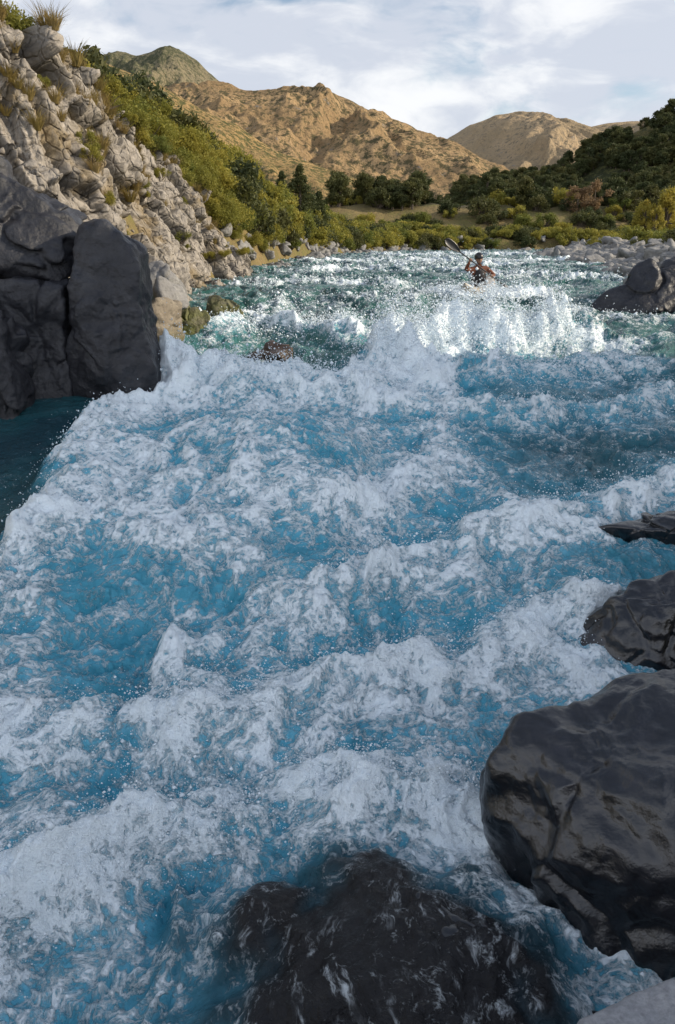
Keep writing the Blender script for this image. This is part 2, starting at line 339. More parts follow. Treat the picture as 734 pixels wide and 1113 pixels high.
rock('drowned_boulder',[(-.60,2.2,-.4),(-.35,2.75,-.3),(.3,2.95,-.1),(.85,2.8,-.1),(.9,2.2,-.3),(.7,1.5,-.3),(-.5,1.5,-.3),(-.05,2.45,.20),(.35,2.6,.30),(.6,2.3,.32),(.2,1.9,.24),(-.25,2.0,.1)],M_wet,sub=7,p=12,amp=.18,freq=2.6,seed=15,fine=.03,ffreq=8,facet=.05,fs=3)
rock('boulder',[(.75,2.1,-.3),(1.6,2.3,-.3),(1.6,1.6,-.3),(.7,1.6,-.3),(.95,2.1,.10),(1.5,2.1,.2),(1.5,1.7,.2),(.9,1.7,.1)],M_wet,sub=6,amp=.12,freq=3,seed=16)
rock('pale_boulder',[(.55,1.5,.2),(1.6,1.85,.2),(1.8,.9,.2),(.5,.9,.2),(.60,1.60,.62),(.95,1.76,.70),(1.6,1.84,.78),(1.7,1.0,.8),(.6,1.0,.7)],M_pale,sub=6,amp=.05,freq=3,seed=20,p=26)
rock('boulder',[(5.3,16.6,1.3),(5.6,17.3,1.3),(8.6,17.8,1.3),(8.8,16.4,1.3),(5.7,16.8,1.95),(6.4,17,2.2),(7.0,17.2,2.5),(7.8,17.3,2.85),(8.8,17.4,2.9),(8.6,16.6,2.2),(6.8,16.2,1.6)],M_dark,amp=.2,freq=1.2,seed=21,facet=.22,fs=1.1,p=22)
protos=[]
for i in range(6):
    protos.append(rock_mesh('bank_boulder_proto',ell((0,0,0),(1,.8,.62),11,40+i),M_bould,sub=4,amp=.16,freq=1.4,seed=30+i,facet=.18,fs=1.6,p=22,fine=.04,ffreq=4))
bank=bpy.data.objects.new('riverbank_boulders',None);C.objects.link(bank)
# ------------------------------------------------------------ ground
def G(X,Y):
    wz=zb(Y);dl=XL(Y)-X;dr=X-XR(Y)
    nz=fbm2(X*.15,Y*.15,4,11);n_s=fbm2(X*.9,Y*.9,3,12)
    HL=np.interp(Y,[-50,8,14,20,35,50,60,75,88,100,110],[5,5,5.5,6.6,7.4,7.0,5.2,3.4,1.9,.9,.6])
    dlp=np.maximum(dl,0);drp=np.maximum(dr,0)
    zl=wz+HL*(1-np.exp(-dlp/3.4))+.3*nz*np.minimum(dlp,3)+np.where(dl>30,0.02*(dlp-30),0)*np.exp(-np.maximum(Y-80,0)/30)
    rise=np.maximum(Y-112,0);zl=zl+.035*rise+rise*.012*nz
    zr=wz+.75*(1-np.exp(-drp/1.8))+.25*nz*np.minimum(drp,2)+.1*n_s*np.minimum(drp,1)+.08*np.maximum(drp-9,0)*np.exp(-np.maximum(drp-9,0)/40)
    bed=wz-.3-.5*np.minimum(np.maximum(-np.maximum(dl,dr),0),2)
    z=np.where(dl>0,zl-.3*np.exp(-dlp*3),np.where(dr>0,zr-.35*np.exp(-drp*3),bed))
    z=np.where((Y<.9),np.maximum(z,np.minimum(1.1,(.9-Y)*2.5-.3)),z)
    far=np.sqrt(X*X+Y*Y)
    return np.where(far>1500,np.minimum(z,60),z)
def sp(a,b,n,k):
    u=np.linspace(-1,1,n);v=np.sinh(u*k)/math.sinh(k);return np.where(v<0,-v*a,v*b)
gx=sp(-6000,6000,460,7.6);gy=sp(-3000,6000,560,7.2)+8
GX,GY=np.meshgrid(gx,gy)
t=NT('ground');p=t.pos
a=t.noise(p,.12,5,.6);b=t.noise(p,1.5,6,.65);c=t.noise(p,7,4,.6)
grass=t.mix(t.mr(a,.4,.6),(.24,.17,.07),(.14,.13,.03));grass=t.mix(t.mr(b,.4,.65),grass,(.18,.13,.05))
M_ground=t.fin(t.mix(t.mr(c,.5,.7),grass,(.09,.08,.03)),.95,t.bump(b,.3))
gz=G(GX.ravel(),GY.ravel())
add('ground',mesh_np('ground',np.stack([GX.ravel(),GY.ravel(),gz],1),gridF(len(gy),len(gx)),True,None,[M_ground]))
def scat(n,fn,smin,smax,zoff=.1):
    for i in range(n):
        x,y,s=fn();s=random.uniform(smin,smax)*s
        z=max(float(G(np.array([x]),np.array([y]))[0]),float(zb(y))-.1)
        add('bank_boulder',random.choice(protos),bank,(x,y,z+s*zoff),(random.uniform(-.3,.3),random.uniform(-.3,.3),random.uniform(0,6.3)),(s,s,s*random.uniform(.7,1.1)))
def fR():
    y=18+random.random()**1.3*75;return float(XR(y))+random.uniform(-.6,7)*(1+y/60),y,.6+y/60*random.random()
def fL():
    y=29+random.random()*59;return float(XL(y))+random.uniform(-1.0,1.0),y,.5+y/80
def fF():
    x=random.uniform(12,45);return x,random.uniform(84,100),1.3
def fN():
    y=random.uniform(21,62);return float(XR(y))+random.uniform(-1.6,2.6)*(y/40),y,.55+y/70
scat(380,fR,.2,.85);scat(170,fL,.2,.75);scat(60,fF,.4,.9);scat(190,fN,.35,1.05)
# ------------------------------------------------------------ cliff
ctrl=np.array([(-9,8.5,6.5),(-7,10.3,7.1),(-5.6,12.2,6.9),(-4.2,13.8,6.7),(-3.75,16,6.7),(-3.9,18.2,6.1),(-3.8,20,5.7),(-3.6,22.5,5.9),(-3.2,25,5.1),(-2.9,27.3,4.0),(-3.0,28.9,3.3),(-4.3,30.8,3.2),(-7,33,3.2)],float)
ns,nh=900,380
seg=np.concatenate([[0],np.cumsum(np.linalg.norm(np.diff(ctrl[:,:2],axis=0),axis=1))])
sv=np.linspace(0,seg[-1],ns)
def smoothi(k):
    v=np.interp(sv,seg,ctrl[:,k]);w=np.hanning(61);w/=w.sum();return np.convolve(np.pad(v,30,mode='edge'),w,'valid')
cx,cy,ct=smoothi(0),smoothi(1),smoothi(2)
ct=ct+.7*n2(sv*.9,sv*0+3.3)+.35*n2(sv*2.7,sv*0+1.3)
tx=np.gradient(cx,sv);ty=np.gradient(cy,sv);L=np.hypot(tx,ty);nx,ny=ty/L,-tx/L
hv=np.linspace(0,1.45,nh)
S,Hh=np.meshgrid(np.arange(ns),hv)
S=S.ravel();Hh=Hh.ravel()
hh=np.minimum(Hh,1);ov=np.maximum(Hh-1,0)/.45
z0=1.0;zc=z0+(ct[S]-z0)*hh+ov*.5
back=1.9*hh**1.1+ov*4.5
B=np.stack([cx[S]-nx[S]*back,cy[S]-ny[S]*back,zc],1)
out=np.stack([nx[S],ny[S],.35*np.ones(len(S))],1)
Wp=B+.22*np.stack([fbm3(B*.9,4,k) for k in(1,2,3)],1)
R=np.array([[.94,.2,.28],[-.22,.96,.16],[-.24,-.21,.95]])
idr,f1,f2,vec=cells3((Wp@R)*np.array([.8,.9,.6]),3)
d1=.70*(idr[:,0]-.4)+.42*((idr-.5)*vec).sum(1)
idr2,g1,g2,vec2=cells3((Wp@R.T)*np.array([1.8,2.2,1.5]),9)
d2=.30*(idr2[:,1]-.5)+.26*((idr2-.5)*vec2).sum(1)
idr3,h1,h2,vec3=cells3(Wp*np.array([4.5,5,3.6]),21)
d3=.08*(idr3[:,2]-.5)+.09*((idr3-.5)*vec3).sum(1)
e1=f2-f1;e2=g2-g1;e3=h2-h1
ck=np.exp(-(e1/.05)**2);ck2=np.exp(-(e2/.06)**2);ck3=np.exp(-(e3/.07)**2)
D=(d1*sst(0,.05,e1)+d2*sst(0,.06,e2)+d3+.35*fbm3(B*.45,3,5)+.08*fbm3(B*3,5,6)-.16*ck-.07*ck2-.02*ck3)*(1-.7*ov)
Wc=B+out*D[:,None]
crack=np.clip(.85*ck+.7*ck2*(idr[:,1]>.3)+.35*ck3*(idr2[:,0]>.5),0,1)
add('rock_cliff',mesh_np('rock_cliff',Wc,gridF(nh,ns),True,{'crack':crack},[M_cliff]))
top_idx=lambda s,h:(h*ns+s)
# ------------------------------------------------------------ foliage
def leafmat(name,a,b,c,tr=.25,psc=.6):
    t=NT(name);p=t.pos;oi=t.n('ShaderNodeObjectInfo').outputs['Random']
    col=t.mix(t.mr(t.noise(p,psc,3),.38,.62),a,b);col=t.mix(t.mr(oi,.45,1.),col,c)
    col=t.mix(t.math('MULTIPLY',t.noise(p,9,2),.5),col,tuple(x*.45 for x in a))
    t.fin(col,.6,None,Specular_IOR_Level=.25)
    tl=t.n('ShaderNodeBsdfTranslucent');t.l(col,tl.inputs[0]);m=t.n('ShaderNodeMixShader');m.inputs[0].default_value=tr
    t.l(t.b.outputs[0],m.inputs[1]);t.l(tl.outputs[0],m.inputs[2]);t.l(m.outputs[0],t.out.inputs[0]);return t.m
M_bark=mat_plain('bark',(.09,.07,.05),.9,.4,6)
L_bush=leafmat('shrub_leaves',(.27,.26,.05),(.40,.34,.06),(.15,.18,.04),.42)
L_gold=leafmat('golden_leaves',(.38,.33,.06),(.44,.35,.06),(.27,.26,.06),.4)
L_dark=leafmat('dark_leaves',(.085,.10,.035),(.13,.125,.04),(.055,.07,.025),.3,.12)
L_red=leafmat('russet_leaves',(.28,.18,.10),(.32,.21,.11),(.24,.18,.08),.35)
L_grass=leafmat('dry_grass',(.36,.27,.10),(.28,.22,.07),(.40,.30,.13),.3)
def tube(p0,p1,r0,r1,k=6):
    p0=np.array(p0,float);p1=np.array(p1,float);d=p1-p0;d/=np.linalg.norm(d)+1e-9
    a=np.cross(d,[0.3,.9,.1]);a/=np.linalg.norm(a);b=np.cross(d,a);an=np.arange(k)/k*2*np.pi
    ring=np.cos(an)[:,None]*a+np.sin(an)[:,None]*b
    V=np.concatenate([p0+ring*r0,p1+ring*r1]);F=[[i,(i+1)%k,(i+1)%k+k,i+k] for i in range(k)]
    return V,np.array(F)
def plant(name,h,rad,lobes,leaves,ls,leaf,seed,kind='round',elong=1.0):
    g=np.random.default_rng(seed);Vs=[];Fs=[];mi=[];off=0
    def push(V,F,m):
        nonlocal off
        Vs.append(V);Fs.append(F+off);mi.extend([m]*len(F));off+=len(V)
    cs=[];rs=[]
    if kind=='bush':
        for i in range(lobes):
            a=g.uniform(0,6.28);r=rad*math.sqrt(g.random())*.75;cs.append((r*math.cos(a),r*math.sin(a),h*g.uniform(.3,.8)*(1-.35*r/rad)));rs.append(rad*g.uniform(.22,.42))
            push(*tube((0,0,0),cs[-1],.03*h,.008*h,4),0)
    elif kind=='cone':
        push(*tube((0,0,0),(0,0,h*.95),.035*h,.006*h),0)
        for i in range(lobes):
            u=g.random()**.8;a=g.uniform(0,6.28);r=rad*(1-u)*g.uniform(.35,1)
            z=h*(.08+.88*u);cs.append((r*math.cos(a),r*math.sin(a),z));rs.append(rad*(.13+.24*(1-u)))
            if i%3==0: push(*tube((0,0,z*.95),cs[-1],.01*h,.004*h,4),0)
    else:
        push(*tube((0,0,0),(.03*h,0,h*.35),.045*h,.03*h),0);push(*tube((.03*h,0,h*.35),(0,.02*h,h*.75),.03*h,.01*h),0)
        for i in range(lobes):
            a=g.uniform(0,6.28);u=g.uniform(.0,1);r=rad*math.sqrt(max(.05,1-(2*u-1)**2))*g.uniform(.3,.9)
            z=h*(.22+.66*u);cs.append((r*math.cos(a),r*math.sin(a),z));rs.append(rad*g.uniform(.22,.4))
            if i%2==0: push(*tube((.02*h,0,h*g.uniform(.25,.5)),cs[-1],.014*h,.004*h,4),0)
    cs=np.array(cs);rs=np.array(rs)
    k=g.integers(0,len(cs),leaves);d=g.normal(size=(leaves,3));d/=np.linalg.norm(d,axis=1)[:,None]
    rr=rs[k]*(g.random(leaves)**.4)*g.uniform(.8,1.2,leaves)
    P=cs[k]+d*rr[:,None]*np.array([1,1,.8*elong])
    P[:,2]=np.maximum(P[:,2],.02)
    nn=g.normal(size=(leaves,3))+d*.8;nn/=np.linalg.norm(nn,axis=1)[:,None]
    u=np.cross(nn,g.normal(size=(leaves,3)));u/=np.linalg.norm(u,axis=1)[:,None];v=np.cross(nn,u)
    s=ls*g.uniform(.6,1.4,leaves)[:,None]
    V=np.stack([P-u*s,P-v*s*.45,P+u*s,P+v*s*.45],1).reshape(-1,3)
    push(V,np.arange(leaves*4).reshape(-1,4),1)
    return mesh_np(name,np.concatenate(Vs),np.concatenate(Fs),False,None,[M_bark,leaf],mi)
def tuft(name,seed):
    g=np.random.default_rng(seed);n=160;a=g.uniform(0,6.28,n);r=.12*np.sqrt(g.random(n));b=np.stack([r*np.cos(a),r*np.sin(a),0*r],1)
    ln=g.uniform(.35,.7,n)[:,None];dr=np.stack([np.cos(a)*.5,np.sin(a)*.5,np.ones(n)],1)+g.normal(size=(n,3))*.15
    w=np.stack([-np.sin(a),np.cos(a),0*a],1)*.008;mid=b+dr*ln*.55;tip=b+dr*ln+np.stack([np.cos(a)*.15,np.sin(a)*.15,-.12+0*a],1)
    V=np.stack([b-w,b+w,mid+w,mid-w,tip],1).reshape(-1,3);i=np.arange(n)[:,None]*5
    F3=np.concatenate([i+np.array([0,1,2]),i+np.array([0,2,3]),i+np.array([3,2,4])])
    return mesh_np(name,V,F3,False,None,[L_grass])
bushes=[plant('shrub',1.3,.9,16,4600,.036,L_bush,50+i,'bush') for i in range(4)]
fbush=[plant('far_shrub',1.6,1.2,14,2200,.085,L_bush,60+i,'bush') for i in range(3)]
dbush=[plant('dark_shrub',1.6,1.2,14,2200,.085,L_dark,65+i,'bush') for i in range(2)]
gbush=[plant('golden_shrub',1.6,1.1,14,2200,.075,L_gold,70+i,'bush') for i in range(2)]
dtree=[plant('dark_tree',5.5,2.4,26,3400,.20,L_dark,80+i,'round') for i in range(4)]
ctree=[plant('conifer',5.6,2.1,60,6500,.11,L_dark,90+i,'cone') for i in range(2)]
ytree=[plant('golden_tree',6.5,1.6,40,5200,.12,L_gold,95+i,'round',1.5) for i in range(2)]
rtree=[plant('russet_tree',4.5,2.2,20,2600,.14,L_red,98,'round')]
tufts=[tuft('grass_tuft',k) for k in range(3)]
def gz1(x,y): return float(G(np.array([float(x)]),np.array([float(y)]))[0])
def put(lst,par,x,y,s,z=None,dz=-.1,nm=None):
    if z is None:z=gz1(x,y)
    m=random.choice(lst);add(nm or m.name.split('.')[0],m,par,(x,y,z+dz*s),(random.uniform(-.08,.08),random.uniform(-.08,.08),random.uniform(0,6.28)),(s,s,s*random.uniform(.85,1.15)))
def E(n): e=bpy.data.objects.new(n,None);C.objects.link(e);return e
th=E('shrub_thicket')
for i in range(340):
    s=int(random.uniform(.10,.93)*ns);h=int(random.uniform(.68,1.0)*nh)
    if h/nh<.74 and random.random()<.6: continue
    q=Wc[top_idx(s,min(h,nh-1))]
    put(bushes,th,q[0],q[1],random.uniform(.4,.9),z=q[2],dz=-.15)
for i in range(36):
    s=int(random.uniform(.25,.9)*ns);h=int(random.uniform(.25,.68)*nh);q=Wc[top_idx(s,h)]
    put(bushes,th,q[0],q[1],random.uniform(.15,.35),z=q[2],dz=-.3)
gt=E('grass_tufts')
for i in range(420):
    s=int(random.uniform(.05,.97)*ns);h=int(random.uniform(.35,.9)*nh) if random.random()<.4 else int(random.uniform(.64,.8)*nh)
    q=Wc[top_idx(s,min(h,nh-1))]
    put(tufts,gt,q[0],q[1],random.uniform(.3,.75),z=q[2],dz=-.03)
n=0
while n<620:
    y=random.uniform(15,99) if n>170 else random.uniform(15,50)
    d=random.random()**1.2*(9+y*.12)+.6;x=float(XL(y))-d
    if y<32 and d<3.2: continue
    if y<20: put(bushes,th,x,y,random.uniform(.7,1.2))
    elif y<45: put(bushes if random.random()<.9 else dbush,th,x,y,random.uniform(.8,1.5))
    else: put(fbush if random.random()<.75 else dbush,th,x,y,random.uniform(.6,1.3))
    n+=1
for i in range(360):
    y=random.uniform(29.5,92);x=float(XL(y))-random.uniform(.4,4.0)
    put(bushes if y<45 else (fbush if random.random()<.8 else dbush),th,x,y,random.uniform(.5,1.1))
for i in range(240):
    x=random.uniform(2,60);y=random.uniform(90,110)
    if float(XL(y))-x<1: continue
    put(fbush if random.random()<.6 else dbush,th,x,y,random.uniform(.6,1.4))
for i in range(460):
    y=random.uniform(108,235);x=random.uniform(-.05,.62)*y
    if .10*y<x<.18*y and random.random()<.7: continue
    q=random.random()
    if q<.6: put(dbush,th,x,y,random.uniform(1,2.2))
    elif q<.9: put(fbush,th,x,y,random.uniform(.8,2))
    else: put(gbush,th,x,y,random.uniform(.8,1.6))
def T(nm,lst,x,y,s):
    m=random.choice(lst);add(nm,m,None,(x,y,gz1(x,y)-.1),(0,0,random.uniform(0,6)),(s,s,s))
T('conifer_tree',ctree,-2.7,58,.82);T('conifer_tree',ctree,-1.4,61,.72);T('conifer_tree',ctree,-4.2,61,.6)
gr=E('tree_grove')
for i in range(44):
    put(dtree,gr,random.uniform(-1,13.5),random.uniform(112,130),random.uniform(.5,.9),nm='grove_tree')
for i in range(30): put(dtree,gr,random.uniform(19,46),random.uniform(112,128),random.uniform(.45,.85),nm='grove_tree')
for(x,y,s)in[(30,75,.6),(31.5,76,.85),(33.5,78,.9),(36,80,1.0),(29.5,76.5,.7)]: T('golden_tree',ytree,x,y,s)
T('russet_tree',rtree,36,112,1.1);T('russet_tree',rtree,33.5,112,.9)
for i in range(110):
    y=random.uniform(50,100);x=float(XR(y))+random.uniform(3,22);q=random.random();put(gbush if q<.15 else (fbush if q<.6 else dbush),th,x,y,random.uniform(.5,1.2))
# ------------------------------------------------------------ hills and mountains
def ridge(x,y,o,seed):
    s=0;a=1.;t=0
    for k in range(o): s=s+a*(1-2.2*np.abs(n2(x*2**k+seed*7.1,y*2**k+seed*3.7)));t+=a;a*=.50
    return s/t
def range_fn(Yc,Df,Db,prof,amp,Ls,seed,off=0.):
    az=np.array([q[0] for q in prof])*Yc;el=(np.array([q[1] for q in prof])-off)*Yc
    def f(X,Y):
        wx=X+Ls*.5*fbm2(X/Ls*.6,Y/Ls*.6,3,seed);wy=Y+Ls*.5*fbm2(X/Ls*.6,Y/Ls*.6,3,seed+5)
        d=np.where(Y<Yc,(Yc-Y)/Df,(Y-Yc)/Db);d=np.clip(d,0,1)
        sh=(1-d)**1.15;H=np.interp(X,az,el)
        sp_=ridge(wx/Ls,wy/(Ls*1.8),6,seed)
        z=3+H*sh*.98+amp*H*sp_*(.045*sh+1.6*sh*(1-sh))-d*6
        return z
    return f,az[0],az[-1]
def range_obj(name,Yc,Df,Db,prof,amp,Ls,seed,mat,nx_=620,ny_=360,off=0.,xr=None):
    f,a,b=range_fn(Yc,Df,Db,prof,amp,Ls,seed,off)
    u=np.linspace(-1,1,nx_);u=.6*u+.4*u**3
    X,Y=np.meshgrid((a+b)/2+(b-a)/2*u,np.linspace(Yc-Df,Yc+Db,ny_));X=X.ravel();Y=Y.ravel()
    add(name,mesh_np(name,np.stack([X,Y,f(X,Y)],1),gridF(ny_,nx_),True,None,[mat]));return f
def hillmat(name,tan1,tan2,dark,spot,dk,sc,grey=(.24,.22,.19),gthr=(.6,.7)):
    t=NT(name);p=t.pos
    a=t.noise(p,.006*sc,6,.6);b=t.noise(p,.05*sc,6,.7);c=t.noise(p,.11*sc,6,.72);d=t.noise(p,.35*sc,3,.6)
    col=t.mix(t.mr(a,.38,.62),tan1,tan2);col=t.mix(t.mr(b,*gthr),col,grey)
    m=t.math('MULTIPLY',t.mr(c,spot-.05,spot+.01),t.mr(a,.56,.44))
    col=t.mix(t.math('MULTIPLY',t.mr(c,spot,spot+.04),dk),col,dark);col=t.mix(m,col,dark)
    col=t.mix(t.math('MULTIPLY',t.mr(d,.56,.64),.6),col,dark)
    return t.fin(col,.95,t.bump(b,14/sc,1.),Specular_IOR_Level=.1)
M_hA=hillmat('tussock_mountain',(.44,.30,.16),(.31,.21,.11),(.11,.095,.05),.53,.88,1.)
M_hB=hillmat('distant_mountain',(.46,.34,.21),(.37,.28,.17),(.20,.17,.12),.56,.6,.7)
M_hC=hillmat('near_tussock_hill',(.44,.29,.13),(.32,.22,.10),(.10,.10,.04),.51,.9,2.)
M_hG=hillmat('scrubby_peak',(.18,.165,.10),(.26,.22,.14),(.09,.095,.055),.5,.8,1.)
M_hD=hillmat('forested_hill',(.10,.10,.04),(.16,.13,.05),(.05,.055,.025),.5,.7,4.)
range_obj('mountain',2400,1300,900,[(-.6,.1),(-.1,.08),(.036,.06),(.093,.10),(.132,.117),(.160,.134),(.191,.144),(.223,.147),(.257,.140),(.297,.129),(.323,.134),(.367,.137),(.43,.135),(.53,.12),(.8,.08)],.5,240,1,M_hB)
range_obj('mountain',1400,760,600,[(-.9,.15),(-.45,.17),(-.33,.165),(-.2,.17),(-.165,.176),(-.133,.176),(-.101,.168),(-.0515,.171),(-.0186,.174),(.0143,.162),(.047,.146),(.081,.134),(.115,.118),(.148,.098),(.218,.07),(.31,.05),(.6,.02)],.55,190,6,M_hA,760,420)
range_obj('mountain',1500,500,500,[(-.6,.15),(-.36,.185),(-.258,.213),(-.236,.207),(-.196,.219),(-.165,.203),(-.133,.176),(-.10,.13),(-.02,.06)],.45,110,3,M_hG,400,260)
range_obj('hill',620,330,260,[(-.9,.12),(-.45,.22),(-.33,.22),(-.27,.198),(-.216,.178),(-.163,.150),(-.119,.132),(-.076,.105),(-.0195,.086),(.0149,.076),(.061,.058),(.119,.036),(.225,.012),(.4,-.005)],.5,70,4,M_hC)
profD=[(.115,.0),(.130,.03),(.153,.058),(.2,.066),(.265,.076),(.305,.102),(.35,.122),(.403,.146),(.48,.165),(.8,.2)]
fD=range_obj('forested_hill',250,125,160,profD,.2,45,5,M_hD,300,160)
fr=E('forest')
n=0
while n<1000:
    y=random.uniform(135,262);x=random.uniform(.12,.60)*y
    if n2(np.array([x*.05]),np.array([y*.05]))[0]>.28: continue
    z=float(fD(np.array([x]),np.array([y]))[0])
    if z<gz1(x,y)-1:
        if random.random()<.9: continue
        z=gz1(x,y)
    put(dtree,fr,x,y,random.uniform(.5,1.1),z=z,dz=-.3,nm='forest_tree');n+=1
# ------------------------------------------------------------ unseen bluff added right of the viewer to shade the foreground
nb1,nb2=240,180
Xb,Yb=np.meshgrid(np.linspace(7.4,19,nb1),np.linspace(-8,14.5,nb2));Xb=Xb.ravel();Yb=Yb.ravel()
edge=sst(8.9,10.2,Xb+.5*n2(Yb*.5,Xb*.3))*(1-sst(12,16,Xb))*(1-sst(11.3,12.4,Yb-.05*(Xb-9)+.5*n2(Xb*.7,Yb*.4)))*sst(-6,-2,Yb)
zbz=-1+edge*(9.9+.8*fbm2(Xb*.3,Yb*.3,4,20))*np.interp(Yb,[-8,2,7,10,14],[.72,.72,.85,1,1])
add('shade_bluff',mesh_np('shade_bluff',np.stack([Xb,Yb,zbz],1),gridF(nb2,nb1),True,{'crack':Xb*0},[M_cliff]))
# ------------------------------------------------------------ kayaker
KX,KY=3.6,19.7
KZ=float(zb(KY))+.16
M_jack=mat_plain('orange_jacket',(.15,.045,.018),.7,.2,12);M_pfd=mat_plain('dark_buoyancy_vest',(.02,.018,.02),.75,.2,12)
M_skin=mat_plain('skin',(.30,.17,.11),.5,.08,12);M_helm=mat_plain('dark_helmet',(.018,.018,.02),.3,.1,8)
M_kayak=mat_plain('kayak_plastic',(.34,.30,.24),.3,.08,4);M_pad=mat_plain('paddle_carbon',(.02,.02,.022),.35,.1,8)
M_eye=mat_plain('eye',(.02,.02,.02),.2,.05,5)
def skinobj(name,nodes,edges,mat,parent,sub=2):
    me=bpy.data.meshes.new(name);me.from_pydata([q[0] for q in nodes],edges,[]);me.materials.append(mat)
    o=add(name,me,parent);o.modifiers.new('skin','SKIN');sk=me.skin_vertices[0].data
    for i,q in enumerate(nodes):
        r=q[1];sk[i].radius=(r,r) if not isinstance(r,tuple) else r;sk[i].use_root=(i==0)
    o.modifiers[0].use_smooth_shade=True
    s=o.modifiers.new('sub','SUBSURF');s.levels=sub;s.render_levels=sub;return o
kay=E('kayaker');kay.location=(KX,KY,KZ);kay.rotation_euler=(.05,-.10,.12)
A=Vector((-.79,-.40,1.16));Bp=Vector((.74,-.36,-.10));ax=(Bp-A).normalized();mid=(A+Bp)/2
hR=mid-ax*.36;hL=mid+ax*.34
nodes=[((0,0,.02),(.17,.13)),((0,-.02,.16),(.155,.115)),((0,-.04,.32),(.17,.12)),((0,-.05,.45),(.155,.105)),((0,-.06,.55),(.065,.06)),((0,-.07,.61),(.055,.055)),
 ((-.19,-.05,.485),.075),((-.36,-.15,.53),.055),(tuple(hR.lerp(Vector((-.36,-.15,.53)),.22)),.036),
 ((.19,-.05,.485),.075),((.37,-.13,.30),.055),(tuple(hL.lerp(Vector((.37,-.13,.30)),.22)),.036)]
skinobj('jacket',nodes,[(0,1),(1,2),(2,3),(3,4),(4,5),(3,6),(6,7),(7,8),(3,9),(9,10),(10,11)],M_jack,kay)
skinobj('buoyancy_vest',[((0,0,.04),(.20,.165)),((0,-.02,.2),(.20,.165)),((0,-.045,.34),(.205,.165)),((0,-.05,.45),(.16,.14)),((0,-.05,.50),(.12,.12))],[(0,1),(1,2),(2,3),(3,4)],M_pfd,kay)
def hand(nm,hp,el,sgn):
    d=(Vector(el)-hp).normalized();fw=-d
    perp=fw.cross(ax).normalized()
    nodes=[(tuple(hp-fw*.075),.028),(tuple(hp-fw*.02+perp*.022),(.034,.024))];ed=[(0,1)]
    for i in range(4):
        o=ax*(-.033+.022*i);L=[1,1.1,1.05,.85][i]
        b=len(nodes)
        nodes+=[(tuple(hp+o+perp*.026+fw*.012),.0105),(tuple(hp+o+fw*.030*L+perp*.012),.0095),(tuple(hp+o+fw*.024*L-perp*.020),.0088),(tuple(hp+o-fw*.004-perp*.026),.008)]
        ed+=[(1,b),(b,b+1),(b+1,b+2),(b+2,b+3)]
    b=len(nodes);q=ax*(-.045*sgn)
    nodes+=[(tuple(hp-fw*.03+q*.8+perp*.005),.012),(tuple(hp-fw*.018+q-perp*.018),.011),(tuple(hp+fw*.008+q*.9-perp*.024),.009)]
    ed+=[(0,b),(b,b+1),(b+1,b+2)]
    skinobj(nm,nodes,ed,M_skin,kay,1)
hand('right_hand',hR,(-.36,-.15,.53),1);hand('left_hand',hL,(.37,-.13,.30),-1)
V,F=ICO[5];hd=V.copy()*np.array([.078,.098,.118])
yy=V[:,1];zz=V[:,2];xx=V[:,0]
fr_=np.clip(-yy,0,1)
hd[:,0]*=np.where(zz<0,1-.28*(-zz),1)
hd[:,1]-=.026*np.exp(-(xx/.16)**2-((zz+.12)/.17)**2)*fr_
hd[:,1]-=.008*np.exp(-(xx/.35)**2-((zz+.75)/.18)**2)*fr_
hd[:,1]-=.006*np.exp(-(xx/.5)**2-((zz-.22)/.12)**2)*fr_
for sx in(-1,1): hd[:,1]+=.010*np.exp(-((xx-.36*sx)/.16)**2-((zz-.03)/.11)**2)*fr_
hd[:,1]-=.006*np.exp(-(xx/.26)**2-((zz+.47)/.05)**2)*fr_
head=add('head',mesh_np('head',hd,F,True,None,[M_skin]),kay,(0,-.09,.725),(0,0,.05))
def ball(nm,c,r,mat,par,sub=3,rot=None):
    V,F=ICO[sub];return add(nm,mesh_np(nm,V*np.array(r),F,True,None,[mat]),par,c,rot)
for sx in(-1,1):
    ball('ear',(sx*.079,0,-.005),(.010,.02,.032),M_skin,head)
    ball('eye',(sx*.030,-.083,.006),(.012,.010,.008),M_eye,head)
ball('mouth',(0,-.098,-.056),(.024,.008,.006),mat_plain('lips',(.30,.11,.09),.5,.1,9),head)
V,F=ICO[4];hv_=V*np.array([.108,.128,.120]);hv_[:,2]=np.where(V[:,2]<.05,np.maximum(hv_[:,2],-.055+.03*(V[:,1]<-.2)),hv_[:,2])
add('helmet',mesh_np('helmet',hv_,F,True,None,[M_helm]),head,(0,.008,.048))
ball('helmet_peak',(0,-.115,.055),(.075,.05,.010),M_helm,head,rot=(.25,0,0))
skinobj('chin_strap',[((-.09,-.0,.03),.006),((-.06,-.035,-.08),.006),((0,-.06,-.118),.006),((.06,-.035,-.08),.006),((.09,0,.03),.006)],[(0,1),(1,2),(2,3),(3,4)],M_helm,head,1)
pd=E('kayak_paddle');pd.location=kay.location;pd.rotation_euler=kay.rotation_euler
V,F=tube(A+ax*.25,Bp-ax*.25,.0155,.0155,12);add('shaft',mesh_np('shaft',V,F,True,None,[M_pad]),pd)
